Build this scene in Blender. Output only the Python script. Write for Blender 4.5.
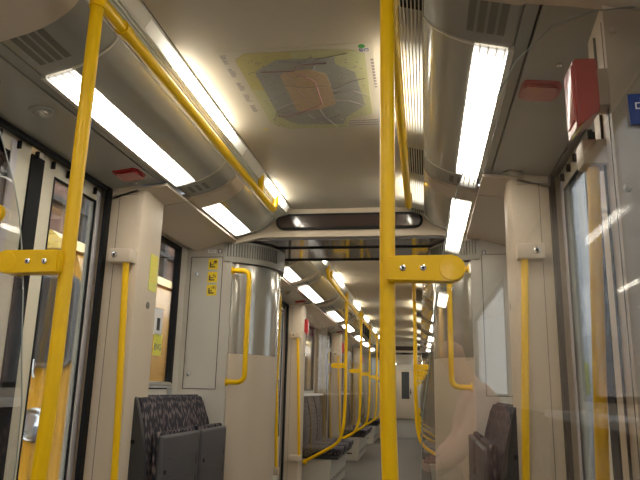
import bpy, bmesh, math
from math import radians, pi, sin, cos
from mathutils import Matrix, Vector

sc = bpy.context.scene
C = sc.collection
for o in list(bpy.data.objects):
    bpy.data.objects.remove(o)

# ------------------------------------------------------------ camera, world, exposure
cam_d = bpy.data.cameras.new('camera')
cam = bpy.data.objects.new('camera', cam_d)
C.objects.link(cam)
cam_d.lens = 35.55
cam_d.sensor_width = 36.0
cam_d.clip_start = 0.02
R3 = Matrix(((0.98692, 0.013976, 0.160605), (0.159466, -0.230846, -0.959834), (0.023661, 0.97289, -0.230055)))
cam.matrix_world = Matrix.Translation((0.452, 0.0, 1.1)) @ R3.to_4x4()
sc.camera = cam

sc.view_settings.view_transform = 'Standard'
sc.view_settings.look = 'None'
sc.view_settings.exposure = 0.22
sc.view_settings.gamma = 1.0
sc.view_settings.use_curve_mapping = False

world = bpy.data.worlds.new('sky')
sc.world = world
world.use_nodes = True
bg = world.node_tree.nodes['Background']
bg.inputs[0].default_value = (0.86, 0.93, 1.0, 1)
bg.inputs[1].default_value = 6.5

LAMP = 17.0          # strength of the fluorescent diffusers
COVE = 26.0          # strength of the slim strips that wash the ceiling

# ------------------------------------------------------------ materials
def mat(name, col, rough=0.5, metal=0.0, noise=0.0, nscale=20, emit=0, coat=0, bump=0, spec=None):
    m = bpy.data.materials.new(name)
    m.use_nodes = True
    nt = m.node_tree
    p = nt.nodes['Principled BSDF']
    p.inputs['Base Color'].default_value = (*col, 1)
    p.inputs['Roughness'].default_value = rough
    p.inputs['Metallic'].default_value = metal
    if spec is not None:
        p.inputs['Specular IOR Level'].default_value = spec
    if coat:
        p.inputs['Coat Weight'].default_value = coat
        p.inputs['Coat Roughness'].default_value = 0.06
    if emit:
        p.inputs['Emission Color'].default_value = (1.0, 0.94, 0.80, 1)
        p.inputs['Emission Strength'].default_value = emit
    if noise or bump:
        tc = nt.nodes.new('ShaderNodeTexCoord')
        n = nt.nodes.new('ShaderNodeTexNoise')
        n.inputs['Scale'].default_value = nscale
        n.inputs['Detail'].default_value = 4
        nt.links.new(tc.outputs['Object'], n.inputs['Vector'])
        if noise:
            r = nt.nodes.new('ShaderNodeMix'); r.data_type = 'RGBA'
            r.inputs[6].default_value = (*[c * (1 - noise) for c in col], 1)
            r.inputs[7].default_value = (*[min(1, c * (1 + noise)) for c in col], 1)
            nt.links.new(n.outputs['Fac'], r.inputs[0])
            nt.links.new(r.outputs[2], p.inputs['Base Color'])
        if bump:
            b = nt.nodes.new('ShaderNodeBump'); b.inputs['Strength'].default_value = bump
            b.inputs['Distance'].default_value = 0.002
            nt.links.new(n.outputs['Fac'], b.inputs['Height'])
            nt.links.new(b.outputs['Normal'], p.inputs['Normal'])
    return m

M = {}
M['beige'] = mat('beige_grp', (0.55, 0.460, 0.350), 0.42, noise=0.04, nscale=60)
M['beige_dark'] = mat('warm_grey_panel', (0.33, 0.30, 0.245), 0.4, noise=0.04, nscale=60)
M['wall'] = mat('grey_white_grp', (0.50, 0.465, 0.405), 0.4, noise=0.03, nscale=50)
M['ceil'] = mat('ceiling_white', (0.56, 0.51, 0.41), 0.55, noise=0.03, nscale=30)
M['header'] = mat('grey_header', (0.30, 0.29, 0.25), 0.3, noise=0.04, nscale=50)
M['grillebar'] = mat('white_grille_bar', (0.85, 0.82, 0.72), 0.6)
M['cover'] = mat('glossy_cover', (0.42, 0.40, 0.34), 0.14, coat=0.6, noise=0.03)
M['ring'] = mat('cover_rim', (0.72, 0.68, 0.58), 0.3)
M['yellow'] = mat('yellow_lacquer', (0.78, 0.47, 0.0), 0.38, coat=0.1, spec=0.3, noise=0.03, nscale=40)
M['screw'] = mat('steel', (0.6, 0.58, 0.55), 0.25, metal=1.0)
M['steel'] = mat('brushed_steel', (0.5, 0.49, 0.46), 0.35, metal=0.9)
M['black'] = mat('black_rubber', (0.008, 0.008, 0.009), 0.6, spec=0.2)
M['seam'] = mat('seam', (0.06, 0.055, 0.045), 0.7)
M['slot'] = mat('vent_slot', (0.16, 0.15, 0.125), 0.7)
M['red'] = mat('red_plastic', (0.42, 0.018, 0.02), 0.3, coat=0.3)
M['redlens'] = mat('red_lens', (0.33, 0.025, 0.03), 0.15, coat=0.6)
M['floor'] = mat('floor_vinyl', (0.12, 0.105, 0.09), 0.65, spec=0.25, noise=0.22, nscale=90)
M['shell'] = mat('dark_grey_shell', (0.058, 0.056, 0.062), 0.45, bump=0.3, nscale=300)
M['side'] = mat('seat_side', (0.035, 0.035, 0.037), 0.5)
M['grille'] = mat('grille_metal', (0.16, 0.14, 0.09), 0.4, metal=0.4)
M['display'] = mat('display_face', (0.045, 0.03, 0.028), 0.12, coat=0.5)
M['portal'] = mat('portal_glossy', (0.24, 0.24, 0.25), 0.08, coat=0.8)
M['cyl'] = mat('polished_panel', (0.36, 0.34, 0.29), 0.18, metal=0.45, coat=0.5)
M['cylring'] = mat('ribbed_ring', (0.20, 0.185, 0.15), 0.35)
M['bodyyellow'] = mat('train_yellow', (0.86, 0.43, 0.045), 0.3, coat=0.5, noise=0.03, nscale=4)
M['roofcream'] = mat('train_roof_yellow', (0.95, 0.66, 0.16), 0.35, noise=0.03)
M['darkglass'] = mat('dark_glass', (0.05, 0.055, 0.06), 0.05, coat=0.4)
M['brick'] = mat('hall_brown', (0.21, 0.12, 0.09), 0.85, noise=0.25, nscale=3)
M['beam'] = mat('hall_beam', (0.05, 0.045, 0.045), 0.7)
M['concrete'] = mat('platform_grey', (0.62, 0.64, 0.68), 0.8, noise=0.08, nscale=5)
M['ballast'] = mat('ballast', (0.12, 0.11, 0.10), 0.95, noise=0.4, nscale=30)
M['bluesign'] = mat('blue_sticker', (0.012, 0.035, 0.17), 0.3, noise=0.15, nscale=30)
M['white'] = mat('white_print', (0.8, 0.8, 0.8), 0.4)
M['green'] = mat('green_print', (0.05, 0.30, 0.06), 0.4)
M['bluep'] = mat('blue_print', (0.03, 0.06, 0.35), 0.4)
M['plate'] = mat('white_plate', (0.72, 0.73, 0.78), 0.4)
M['greyp'] = mat('grey_print', (0.17, 0.17, 0.18), 0.5)
M['blackp'] = mat('black_print', (0.02, 0.02, 0.02), 0.5)
M['ysticker'] = mat('yellow_sticker', (0.80, 0.58, 0.02), 0.4)
M['ylabel'] = mat('yellow_green_label', (0.68, 0.66, 0.10), 0.4)
M['map_y'] = mat('map_yellow', (0.50, 0.45, 0.19), 0.5, noise=0.1, nscale=60)
M['map_g'] = mat('map_green', (0.49, 0.50, 0.29), 0.5, noise=0.08, nscale=60)
M['map_b'] = mat('map_blue', (0.34, 0.345, 0.32), 0.5, noise=0.08, nscale=60)
M['map_p'] = mat('map_peach', (0.52, 0.40, 0.26), 0.5, noise=0.12, nscale=90)
M['map_s'] = mat('map_sheet', (0.56, 0.52, 0.43), 0.5)
M['map_line'] = mat('map_line', (0.27, 0.10, 0.13), 0.5)
M['map_thin'] = mat('map_thin_line', (0.24, 0.20, 0.22), 0.5)
M['lamp_housing'] = mat('lamp_housing', (0.6, 0.57, 0.5), 0.4)
M['cream'] = mat('door_cream', (0.66, 0.61, 0.48), 0.4, noise=0.03, nscale=40)
M['alu'] = mat('pale_lavender_trim', (0.62, 0.58, 0.60), 0.35)
M['skin'] = mat('skin', (0.78, 0.48, 0.36), 0.5, noise=0.05)
M['pink'] = mat('pink_shirt', (0.93, 0.60, 0.55), 0.8, bump=0.4, nscale=80)
M['trousers'] = mat('dark_trousers', (0.04, 0.045, 0.07), 0.85, bump=0.4, nscale=80)
M['hair'] = mat('grey_brown_hair', (0.10, 0.065, 0.045), 0.7, bump=0.8, nscale=150)
M['bag'] = mat('maroon_leather', (0.22, 0.05, 0.06), 0.4, bump=0.3, nscale=60)
M['shoe'] = mat('black_shoe', (0.03, 0.028, 0.026), 0.4)
M['eye'] = mat('eye_white', (0.8, 0.8, 0.78), 0.2)
M['lips'] = mat('lips', (0.45, 0.16, 0.15), 0.5)
M['lensglass'] = mat('headlamp_glass', (0.75, 0.77, 0.8), 0.1, metal=0.7)

def fabric():
    m = bpy.data.materials.new('seat_fabric'); m.use_nodes = True
    nt = m.node_tree; p = nt.nodes['Principled BSDF']; p.inputs['Roughness'].default_value = 0.9
    tc = nt.nodes.new('ShaderNodeTexCoord'); mp = nt.nodes.new('ShaderNodeMapping')
    mp.inputs['Scale'].default_value = (60, 60, 22)
    v = nt.nodes.new('ShaderNodeTexVoronoi'); v.inputs['Scale'].default_value = 1.0
    v.inputs['Randomness'].default_value = 0.75
    r = nt.nodes.new('ShaderNodeValToRGB')
    e = r.color_ramp.elements
    e[0].position = 0.0; e[0].color = (0.24, 0.195, 0.185, 1)
    e[1].position = 0.52; e[1].color = (0.013, 0.012, 0.022, 1)
    e2 = r.color_ramp.elements.new(0.30); e2.color = (0.13, 0.10, 0.10, 1)
    nt.links.new(tc.outputs['Object'], mp.inputs[0]); nt.links.new(mp.outputs[0], v.inputs[0])
    nt.links.new(v.outputs['Distance'], r.inputs[0]); nt.links.new(r.outputs[0], p.inputs['Base Color'])
    return m
M['fabric'] = fabric()

def diffuser():
    m = bpy.data.materials.new('lamp_diffuser'); m.use_nodes = True
    nt = m.node_tree; p = nt.nodes['Principled BSDF']
    p.inputs['Base Color'].default_value = (0.9, 0.88, 0.8, 1)
    p.inputs['Roughness'].default_value = 0.3
    p.inputs['Emission Color'].default_value = (1.0, 0.94, 0.82, 1)
    tc = nt.nodes.new('ShaderNodeTexCoord')
    br = nt.nodes.new('ShaderNodeTexBrick'); br.offset = 0
    br.inputs['Scale'].default_value = 1.0
    br.inputs['Brick Width'].default_value = 0.022; br.inputs['Row Height'].default_value = 0.028
    br.inputs['Mortar Size'].default_value = 0.0022
    br.inputs['Color1'].default_value = (1, 1, 1, 1); br.inputs['Color2'].default_value = (1, 1, 1, 1)
    br.inputs['Mortar'].default_value = (0.10, 0.10, 0.10, 1)
    nt.links.new(tc.outputs['Object'], br.inputs['Vector'])
    # the tubes stop short of the diffuser ends, so the last centimetres glow less
    sep = nt.nodes.new('ShaderNodeSeparateXYZ'); nt.links.new(tc.outputs['Generated'], sep.inputs[0])
    rmp = nt.nodes.new('ShaderNodeValToRGB')
    rmp.color_ramp.elements[0].position = 0.0; rmp.color_ramp.elements[0].color = (0.03, 0.03, 0.03, 1)
    rmp.color_ramp.elements[1].position = 1.0; rmp.color_ramp.elements[1].color = (0.03, 0.03, 0.03, 1)
    a = rmp.color_ramp.elements.new(0.16); a.color = (1, 1, 1, 1)
    b = rmp.color_ramp.elements.new(0.86); b.color = (1, 1, 1, 1)
    nt.links.new(sep.outputs[1], rmp.inputs[0])
    mul = nt.nodes.new('ShaderNodeMath'); mul.operation = 'MULTIPLY'
    nt.links.new(br.outputs['Color'], mul.inputs[0]); nt.links.new(rmp.outputs[0], mul.inputs[1])
    # grid only matters where the glow is weak
    mx = nt.nodes.new('ShaderNodeMath'); mx.operation = 'MULTIPLY'; mx.inputs[1].default_value = LAMP
    nt.links.new(mul.outputs[0], mx.inputs[0]); nt.links.new(mx.outputs[0], p.inputs['Emission Strength'])
    return m
M['diffuser'] = diffuser()
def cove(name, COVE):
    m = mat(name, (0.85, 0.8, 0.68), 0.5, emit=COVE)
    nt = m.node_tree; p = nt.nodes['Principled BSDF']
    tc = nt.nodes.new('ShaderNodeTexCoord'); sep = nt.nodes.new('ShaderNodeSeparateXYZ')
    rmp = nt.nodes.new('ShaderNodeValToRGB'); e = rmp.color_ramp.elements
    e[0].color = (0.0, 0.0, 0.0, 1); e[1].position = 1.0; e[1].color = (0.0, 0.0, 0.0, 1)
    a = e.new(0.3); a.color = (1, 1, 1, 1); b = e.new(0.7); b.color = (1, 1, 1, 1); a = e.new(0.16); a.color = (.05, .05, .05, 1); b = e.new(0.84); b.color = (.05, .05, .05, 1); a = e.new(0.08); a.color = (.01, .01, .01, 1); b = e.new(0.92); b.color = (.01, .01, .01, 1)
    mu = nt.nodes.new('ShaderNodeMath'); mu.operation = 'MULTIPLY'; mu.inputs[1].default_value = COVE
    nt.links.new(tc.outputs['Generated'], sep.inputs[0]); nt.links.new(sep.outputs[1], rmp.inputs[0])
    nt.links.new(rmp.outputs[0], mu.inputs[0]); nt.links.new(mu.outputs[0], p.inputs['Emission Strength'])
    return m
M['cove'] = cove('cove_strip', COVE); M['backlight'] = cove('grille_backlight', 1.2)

def glass(name, fres=1.5, tint=(1, 1, 1), boost=1.0, rough=0.0):
    m = bpy.data.materials.new(name); m.use_nodes = True
    nt = m.node_tree; nt.nodes.clear()
    out = nt.nodes.new('ShaderNodeOutputMaterial')
    tr = nt.nodes.new('ShaderNodeBsdfTransparent'); tr.inputs[0].default_value = (*tint, 1)
    gl = nt.nodes.new('ShaderNodeBsdfGlossy'); gl.inputs['Roughness'].default_value = rough
    fr = nt.nodes.new('ShaderNodeFresnel'); fr.inputs[0].default_value = fres
    mm = nt.nodes.new('ShaderNodeMath'); mm.operation = 'MULTIPLY'; mm.inputs[1].default_value = boost; mm.use_clamp = True
    mx = nt.nodes.new('ShaderNodeMixShader')
    nt.links.new(fr.outputs[0], mm.inputs[0]); nt.links.new(mm.outputs[0], mx.inputs[0])
    nt.links.new(tr.outputs[0], mx.inputs[1]); nt.links.new(gl.outputs[0], mx.inputs[2])
    nt.links.new(mx.outputs[0], out.inputs[0])
    return m
M['screen'] = glass('screen_glass', 1.5, (0.98, 0.975, 0.965), 2.9)
M['glassedge'] = mat('glass_edge', (0.30, 0.33, 0.31), 0.2)
M['glass'] = glass('window_glass', 1.45, (0.90, 0.90, 0.88), 0.8)
M['glasstint'] = glass('tinted_glass', 1.45, (0.72, 0.76, 0.76), 1.0)

# ------------------------------------------------------------ mesh helpers
class MB:
    def __init__(self): self.bm = bmesh.new()
    def box(self, x0, x1, y0, y1, z0, z1, bev=0, seg=2):
        r = bmesh.ops.create_cube(self.bm, size=1.0)
        vs = r['verts']
        for v in vs:
            v.co = Vector(((x0 + x1) / 2 + v.co.x * (x1 - x0), (y0 + y1) / 2 + v.co.y * (y1 - y0), (z0 + z1) / 2 + v.co.z * (z1 - z0)))
        if bev:
            es = list({e for v in vs for e in v.link_edges})
            bmesh.ops.bevel(self.bm, geom=es, offset=bev, segments=seg, affect='EDGES', profile=0.5)
        return self
    def prism(self, pts, axis, a, b, bev=0):
        """pts: outline in the two other axes (in xyz order), extruded from a to b along axis"""
        def mk(p, t):
            return {'x': (t, p[0], p[1]), 'y': (p[0], t, p[1]), 'z': (p[0], p[1], t)}[axis]
        va = [self.bm.verts.new(mk(p, a)) for p in pts]
        vb = [self.bm.verts.new(mk(p, b)) for p in pts]
        fs = [self.bm.faces.new(va), self.bm.faces.new(vb[::-1])]
        n = len(pts)
        for i in range(n):
            fs.append(self.bm.faces.new((va[i], vb[i], vb[(i + 1) % n], va[(i + 1) % n])))
        if bev:
            es = list({e for v in va + vb for e in v.link_edges})
            bmesh.ops.bevel(self.bm, geom=es, offset=bev, segments=2, affect='EDGES')
        bmesh.ops.recalc_face_normals(self.bm, faces=self.bm.faces[:])
        return self
    def tube(self, path, r, n=14, fil=0.0, caps=True):
        path = [Vector(p) for p in path]
        if fil: path = fillet(path, fil)
        rings = []
        t0 = (path[1] - path[0]).normalized()
        up = Vector((0, 0, 1)) if abs(t0.z) < 0.9 else Vector((1, 0, 0))
        nrm = t0.cross(up).normalized()
        for i, p in enumerate(path):
            if i == 0: t = path[1] - path[0]
            elif i == len(path) - 1: t = path[-1] - path[-2]
            else: t = (path[i + 1] - p).normalized() + (p - path[i - 1]).normalized()
            t.normalize()
            nrm = (nrm - t * nrm.dot(t)).normalized()
            bi = t.cross(nrm)
            rr = r[i] if isinstance(r, (list, tuple)) else r
            rings.append([self.bm.verts.new(p + (nrm * cos(2 * pi * k / n) + bi * sin(2 * pi * k / n)) * rr) for k in range(n)])
        for a, b in zip(rings, rings[1:]):
            for k in range(n):
                self.bm.faces.new((a[k], a[(k + 1) % n], b[(k + 1) % n], b[k]))
        if caps:
            self.bm.faces.new(rings[0][::-1]); self.bm.faces.new(rings[-1])
        return self
    def cyl(self, p, q, r, n=20):
        return self.tube([p, q], r, n)
    def sheet(self, prof, y0, y1, th=0.006):
        """profile of (x, z) points extruded along y, thickened upwards by th"""
        back = [(x, z + th) for x, z in reversed(prof)]
        return self.prism(list(prof) + back, 'y', y0, y1)
    def lathe(self, prof, c, axis='z', n=24):
        rings = []
        for r, h in prof:
            ring = []
            for k in range(n):
                a = 2 * pi * k / n
                if axis == 'z': co = (c[0] + r * cos(a), c[1] + r * sin(a), c[2] + h)
                elif axis == 'y': co = (c[0] + r * cos(a), c[1] + h, c[2] + r * sin(a))
                else: co = (c[0] + h, c[1] + r * cos(a), c[2] + r * sin(a))
                ring.append(self.bm.verts.new(co))
            rings.append(ring)
        for a, b in zip(rings, rings[1:]):
            for k in range(n): self.bm.faces.new((a[k], a[(k + 1) % n], b[(k + 1) % n], b[k]))
        self.bm.faces.new(rings[0][::-1]); self.bm.faces.new(rings[-1])
        bmesh.ops.recalc_face_normals(self.bm, faces=self.bm.faces[:])
        return self
    def build(self, name, m, parent=None, smooth=True, mtx=None):
        me = bpy.data.meshes.new(name)
        if mtx is not None: self.bm.transform(mtx)
        self.bm.to_mesh(me); self.bm.free()
        if smooth:
            me.shade_smooth(); me.set_sharp_from_angle(angle=radians(32))
        me.materials.append(M[m] if isinstance(m, str) else m)
        o = bpy.data.objects.new(name, me); C.objects.link(o)
        if parent is not None: o.parent = parent
        return o

def fillet(path, r, seg=6):
    out = [path[0]]
    for i in range(1, len(path) - 1):
        a, b, c = path[i - 1], path[i], path[i + 1]
        d = min(r, (a - b).length * 0.49, (c - b).length * 0.49)
        p, q = b + (a - b).normalized() * d, b + (c - b).normalized() * d
        for k in range(seg + 1):
            t = k / seg
            out.append(p * (1 - t) ** 2 + b * 2 * t * (1 - t) + q * t * t)
    out.append(path[-1])
    return out

def tag(o, label=None, cat=None, group=None, kind=None):
    if label: o['label'] = label
    if cat: o['category'] = cat
    if group: o['group'] = group
    if kind: o['kind'] = kind
    return o
def empty(name, loc=(0, 0, 0)):
    o = bpy.data.objects.new(name, None); C.objects.link(o); o.location = loc
    o.empty_display_size = 0.05
    return o
def struct(o):
    o['kind'] = 'structure'; return o
KIDS = {}
def children(o): return [c for c in bpy.data.objects if c.parent == o]
def copy_tree(o, parent=None):
    c = o.copy(); C.objects.link(c)
    if parent is not None: c.parent = parent
    for ch in children(o): copy_tree(ch, c)
    return c

# cars two and three follow the slight bend of the track
I4 = Matrix.Identity(4)
CAR = I4
CAR2 = Matrix.Translation((0, 4.2, 0)) @ Matrix.Rotation(radians(0.55), 4, 'Z') @ Matrix.Translation((0, -4.2, 0))
CAR3 = CAR2 @ Matrix.Translation((0, 15.9, 0)) @ Matrix.Rotation(radians(0.7), 4, 'Z') @ Matrix.Translation((0, -15.9, 0))
def put(o, loc=None, s=1):
    """place a top-level object in the current car; s=-1 mirrors it to the right-hand side"""
    if loc is None: loc = (0, 0, 0)
    m = CAR @ Matrix.Translation(loc)
    if s < 0: m = m @ Matrix.Scale(-1, 4, (1, 0, 0))
    o.matrix_world = m
    return o

def text_obj(name, txt, size, m, parent, mtx, ext=0.0006):
    cu = bpy.data.curves.new(name, 'FONT'); cu.body = txt; cu.size = size; cu.extrude = ext
    cu.align_x = 'CENTER'; cu.align_y = 'CENTER'
    t = bpy.data.objects.new(name, cu); C.objects.link(t)
    dg = bpy.context.evaluated_depsgraph_get()
    me = bpy.data.meshes.new_from_object(t.evaluated_get(dg))
    bpy.data.objects.remove(t)
    me.transform(mtx); me.materials.clear(); me.materials.append(M[m])
    o = bpy.data.objects.new(name, me); C.objects.link(o)
    if parent is not None: o.parent = parent
    return o
FACE_CAM = Matrix.Rotation(pi / 2, 4, 'X')                       # text reads towards -y
FACE_RIGHT = Matrix.Rotation(pi / 2, 4, 'Z') @ FACE_CAM          # text reads towards +x
FACE_LEFT = Matrix.Rotation(-pi / 2, 4, 'Z') @ FACE_CAM          # text reads towards -x

# ============================================================ the coach shell
# cross-section (one side): centre panel | cove | grille | curved cover | ledge | header | wall
COVER = [(.462, 2.135), (.475, 2.115), (.492, 2.097), (.53, 2.070), (.57, 2.050), (.60, 2.040), (.69, 2.018), (.705, 2.022)]
LIP = 0.012
WALLX = 1.0

def mx(prof, s): return [(s * x, z) for x, z in prof]

def ceiling(y0, y1, parts=True):
    o = MB().box(-.352, .352, y0, y1, 2.2, 2.23).build('ceiling', 'ceil', smooth=False); struct(o); put(o)
    b = MB()
    for s in (-1, 1):
        b.sheet(mx([(.357, 2.199), (.381, 2.160)], s), y0, y1)
    b.build('light_cove', 'ceil', o)
    b = MB()
    for s in (-1, 1):
        b.sheet(mx([(.381, 2.180), (.47, 2.154)], s), y0, y1)
        b.box(s * .353, s * .356, y0, y1, 2.205, 2.23)
    b.build('ceiling_joint', 'seam', o, smooth=False)
    b = MB()
    for s in (-1, 1):
        for k in range(8):
            x = .3835 + k * .0107; z = 2.1735 - k * .0030
            b.box(min(s * x, s * (x + .0038)), max(s * x, s * (x + .0038)), y0, y1, z - .017, z)
    b.build('air_grille', 'grillebar', o, smooth=False)
    b = MB()
    for s in (-1, 1):
        b.sheet(mx([(x, z + .012) for x, z in COVER], s), y0, y1, 0.008)
    b.build('cove_backing', 'beige_dark', o)
    # roof over everything so that no daylight leaks in
    MB().box(-1.10, 1.10, y0, y1, 2.33, 2.40).build('roof', 'beige_dark', o, smooth=False)
    b = MB()
    for s in (-1, 1): b.box(min(s * 1.06, s * 1.10), max(s * 1.06, s * 1.10), y0, y1, 1.985, 2.33)
    b.build('roof_side', 'beige_dark', o, smooth=False)
    return o

NT = [0]
def trim(b, m, smooth=True):
    NT[0] += 1
    return put(struct(b.build('trim_%d' % NT[0], m, smooth=smooth)))

def arch(y0, y1):
    for s in (-1, 1):
        p = [(x, z - .012) for x, z in COVER] + [(.74, 2.004), (.80, 1.995), (.985, 1.955), (1.03, 1.955)]
        trim(MB().sheet(mx(p, s), y0, y1, .03), 'beige')

def grey_panel(s, y0, y1, big):
    """plain covering between the lamps, with slots of a loudspeaker"""
    o = MB().sheet([(x, z + .004) for x, z in mx(COVER, s)], y0, y1).build('trim_%d' % (NT[0] + 1), 'header'); NT[0] += 1
    struct(o); put(o)
    L = y1 - y0
    b = MB()
    def zof(x):
        for (a, za), (c, zc) in zip(COVER, COVER[1:]):
            if a <= x <= c: return za + (zc - za) * (x - a) / (c - a) + .004
    n = 4 if big else 3
    for k in range(n):
        x = .575 + k * (.105 / n)
        z = zof(x + .009)
        pts = [(s * x, zof(x) - .0012), (s * (x + .018), zof(x + .018) - .0012)]
        b.sheet(pts, y0 + L * (.08 if big else .3), y0 + L * (.75 if big else .75), .001)
    b.build('speaker_grille', 'slot', o, smooth=False)

lampN = {}
def make_lamp(L):
    key = round(L, 2)
    root = empty('ceiling_light')
    cov = [(-x, z) for x, z in COVER[:6]]
    MB().sheet(cov, 0, L).build('cover', 'cover', root)
    for y in (-.004, L):
        MB().sheet([(x, z - .003) for x, z in cov], y, y + .005, .008).build('rim', 'ring', root)
    MB().sheet([(-.60, 2.038), (-.645, 2.024), (-.69, 2.014)], .004, L - .004, .006).build('diffuser', 'diffuser', root)
    MB().box(-.706, -.69, 0, L, 2.012, 2.03).build('housing', 'lamp_housing', root, smooth=False)
    MB().sheet([(-.360, 2.1920), (-.380, 2.1595)], .0, L, .001).build('light_strip', 'cove', root)
    MB().sheet([(-.384, 2.1750), (-.462, 2.1525)], .0, L, .0006).build('grille_light', 'backlight', root)
    return root
def lamp(s, y0, L, label):
    key = round(L, 2)
    if key not in lampN:
        lampN[key] = o = make_lamp(L)
    else:
        o = copy_tree(lampN[key])
    put(o, (0, y0, 0), 1 if s < 0 else -1)
    tag(o, label, 'ceiling light', 'fluorescent ceiling lights along both sides')
    return o

def side_ledge(y0, y1, kind):
    """strip outboard of the lamps, down to the wall"""
    for s in (-1, 1):
        if kind == 'door':
            p = [(.706, 2.022), (.738, 2.014)]
            trim(MB().sheet(mx(p, s), y0, y1, .012), 'header')
            trim(MB().sheet(mx([(.745, 2.012), (.99, 1.985), (1.0, 1.985)], s), y0, y1, .012), 'header')
            trim(MB().sheet(mx([(.735, 2.026), (.75, 2.026)], s), y0, y1, .004), 'seam')
        else:
            trim(MB().sheet(mx([(.706, 1.995), (.80, 1.985), (.97, 1.935), (1.03, 1.955)], s), y0, y1, .012), 'beige')

# ------------------------------------------------------------ door bay
doorN = [0]
def pillar(s, y0, y1, far):
    """upright box beside a door; plan outline, rounded towards the aisle"""
    sh = 1 if far else -1
    ya, yb = (y0, y1) if far else (y1, y0)
    pl = [(1.012, y1 + .16), (.885, y1 + .16), (.872, y0 + .02), (.868, y0 + .006), (.862, y0), (1.012, y0)] if not far else [(1.06, ya), (.845, ya), (.822, ya + sh * .012), (.808, ya + sh * .05), (.820, yb - sh * .03), (.85, yb), (1.06, yb)]
    o = MB().prism([(s * x, y) for x, y in pl], 'z', 0.0, 2.0).build('trim_%d' % (NT[0] + 1), 'beige'); NT[0] += 1
    struct(o); put(o)
    b = MB()
    if far: b.box(min(s * .93, s * .932), max(s * .93, s * .932), ya - .001, ya + .001, 0, 1.96)
    if far: b.box(min(s * .845, s * .98), max(s * .845, s * .98), ya - .001, ya + .001, 1.955, 1.957)
    if far: b.build('panel_joint', 'seam', o, smooth=False)
    if not far:
        for z in (1.16, 1.53, 1.90): MB().lathe([(.009, .002), (.009, -.006), (.005, -.010)], (s * .880, y0, z), 'y', 14).build('knob', 'beige', o)
        gv = MB()
        for yy in (.06, .13): gv.box(s * .8775 - .0015 * 0 - .004, s * .8775 + .004, y0 + yy, y0 + yy + .003, 0, 1.96)
        gv.build('groove', 'seam', o, smooth=False)
        MB().box(min(s * .99, s * 1.03), max(s * .99, s * 1.03), y0, y0 + .05, 0, 1.96).build('corner_post', 'beige', o, smooth=False)
        return o
    xs = s * .8125; ym = (y0 + y1) / 2
    MB().lathe([(.016, 0), (.016, .004), (.010, .006)], (xs, ym, 1.46), 'x').build('plug', 'slot', o)
    return o

def door(s, y0, y1, light=True):
    """double-leaf sliding door, panes and rubber"""
    doorN[0] += 1
    root = struct(put(empty('door_%d' % doorN[0])))
    ym = (y0 + y1) / 2
    def bx(b, x0, x1, *r): b.box(min(s * x0, s * x1), max(s * x0, s * x1), *r)
    b = MB(); bx(b, .970, .99, y0 - .10, y0 - .075, 0, 1.985); bx(b, .970, .99, y1 - .115, y1 - .08, 0, 1.985)
    bx(b, .975, 1.0, y0 - .075, y1 - .115, 1.968, 1.986)
    bx(b, 1.012, 1.04, ym - .035, ym + .045, 0, 1.95)
    for k in range(10):
        y = y0 + .03 + k * (y1 - y0 - .2) / 9
        bx(b, 1.0, 1.015, y - .004, y + .004, 1.935, 1.965)
    b.build('rubber_seal', 'black', root, smooth=False)
    for ya, yb in ((y0 + .01, ym - .035), (ym + .045, y1 - .01)):
        lf = MB()
        bw = .085
        bx(lf, 1.02, 1.05, ya, ya + bw, 0, 1.985); bx(lf, 1.02, 1.05, yb - bw - .035, yb, 0, 1.985)
        bx(lf, 1.02, 1.05, ya + bw, yb - bw - .035, 1.915, 1.985); bx(lf, 1.02, 1.05, ya + bw, yb - bw - .035, 0, .62)
        leaf = lf.build('door_leaf', 'cream', root, smooth=False)
        g = MB(); t = .012
        wa, wb = ya + bw, yb - bw - .035
        t = .008; bx(g, 1.018, 1.026, wa, wa + t, .62, 1.915); bx(g, 1.018, 1.026, wb - t, wb, .62, 1.915)
        bx(g, 1.018, 1.026, wa, wb, 1.907, 1.915); bx(g, 1.018, 1.026, wa, wb, .62, .628)
        g.build('window_gasket', 'black', leaf, smooth=False)
        p = MB(); bx(p, 1.0205, 1.0235, wa + t, wb - t, .628, 1.907); p.build('window_pane', 'glass', leaf, smooth=False)
        a = MB(); bx(a, 1.014, 1.02, wb, wb + .035, .0, 1.96)
        a.build('leaf_trim', 'alu', leaf, smooth=False)
    w = MB(); bx(w, 1.03, 1.06, y0 - .10, y0, 0, 2.0); bx(w, 1.03, 1.06, y1, y1 + .18, 0, 2.0); bx(w, 1.0, 1.06, y0, y1, 1.986, 2.02)
    w.build('door_frame', 'beige', root, smooth=False)
    return root

bars = []
def make_bar():
    """vertical door handrail hanging from a clamp block (left-hand version, facing the door)"""
    root = empty('door_grab_bar')
    MB().tube([(.05, 0, 0.42), (.044, 0, .56), (.03, 0, .95), (.012, 0, 1.35), (0, 0, 1.63)], .0145, 16).build('bar', 'yellow', root)
    h = MB().box(-.075, .03, -.028, .035, 1.628, 1.69, .006).build('bracket', 'beige', root)
    MB().lathe([(.014, 0), (.014, -.004), (.009, -.006)], (-.045, -.028, 1.66), 'y', 12).build('screw', 'screw', h)
    MB().lathe([(.007, -.0055), (.005, -.007)], (-.045, -.028, 1.66), 'y', 6).build('socket', 'black', h)
    l = MB().box(-.05, .075, -.028, .035, .38, .44, .006).build('bracket', 'beige', root)
    return root
def bar(s, y, facing, label):
    if not bars: bars.append(make_bar()); o = bars[0]
    else: o = copy_tree(bars[0])
    m = CAR @ Matrix.Translation((s * .855, y, 0))
    if s > 0: m = m @ Matrix.Scale(-1, 4, (1, 0, 0))
    if facing < 0: m = m @ Matrix.Scale(-1, 4, (0, 1, 0))
    o.matrix_world = m
    tag(o, label, 'grab bar', 'short yellow bars beside the doors')

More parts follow.
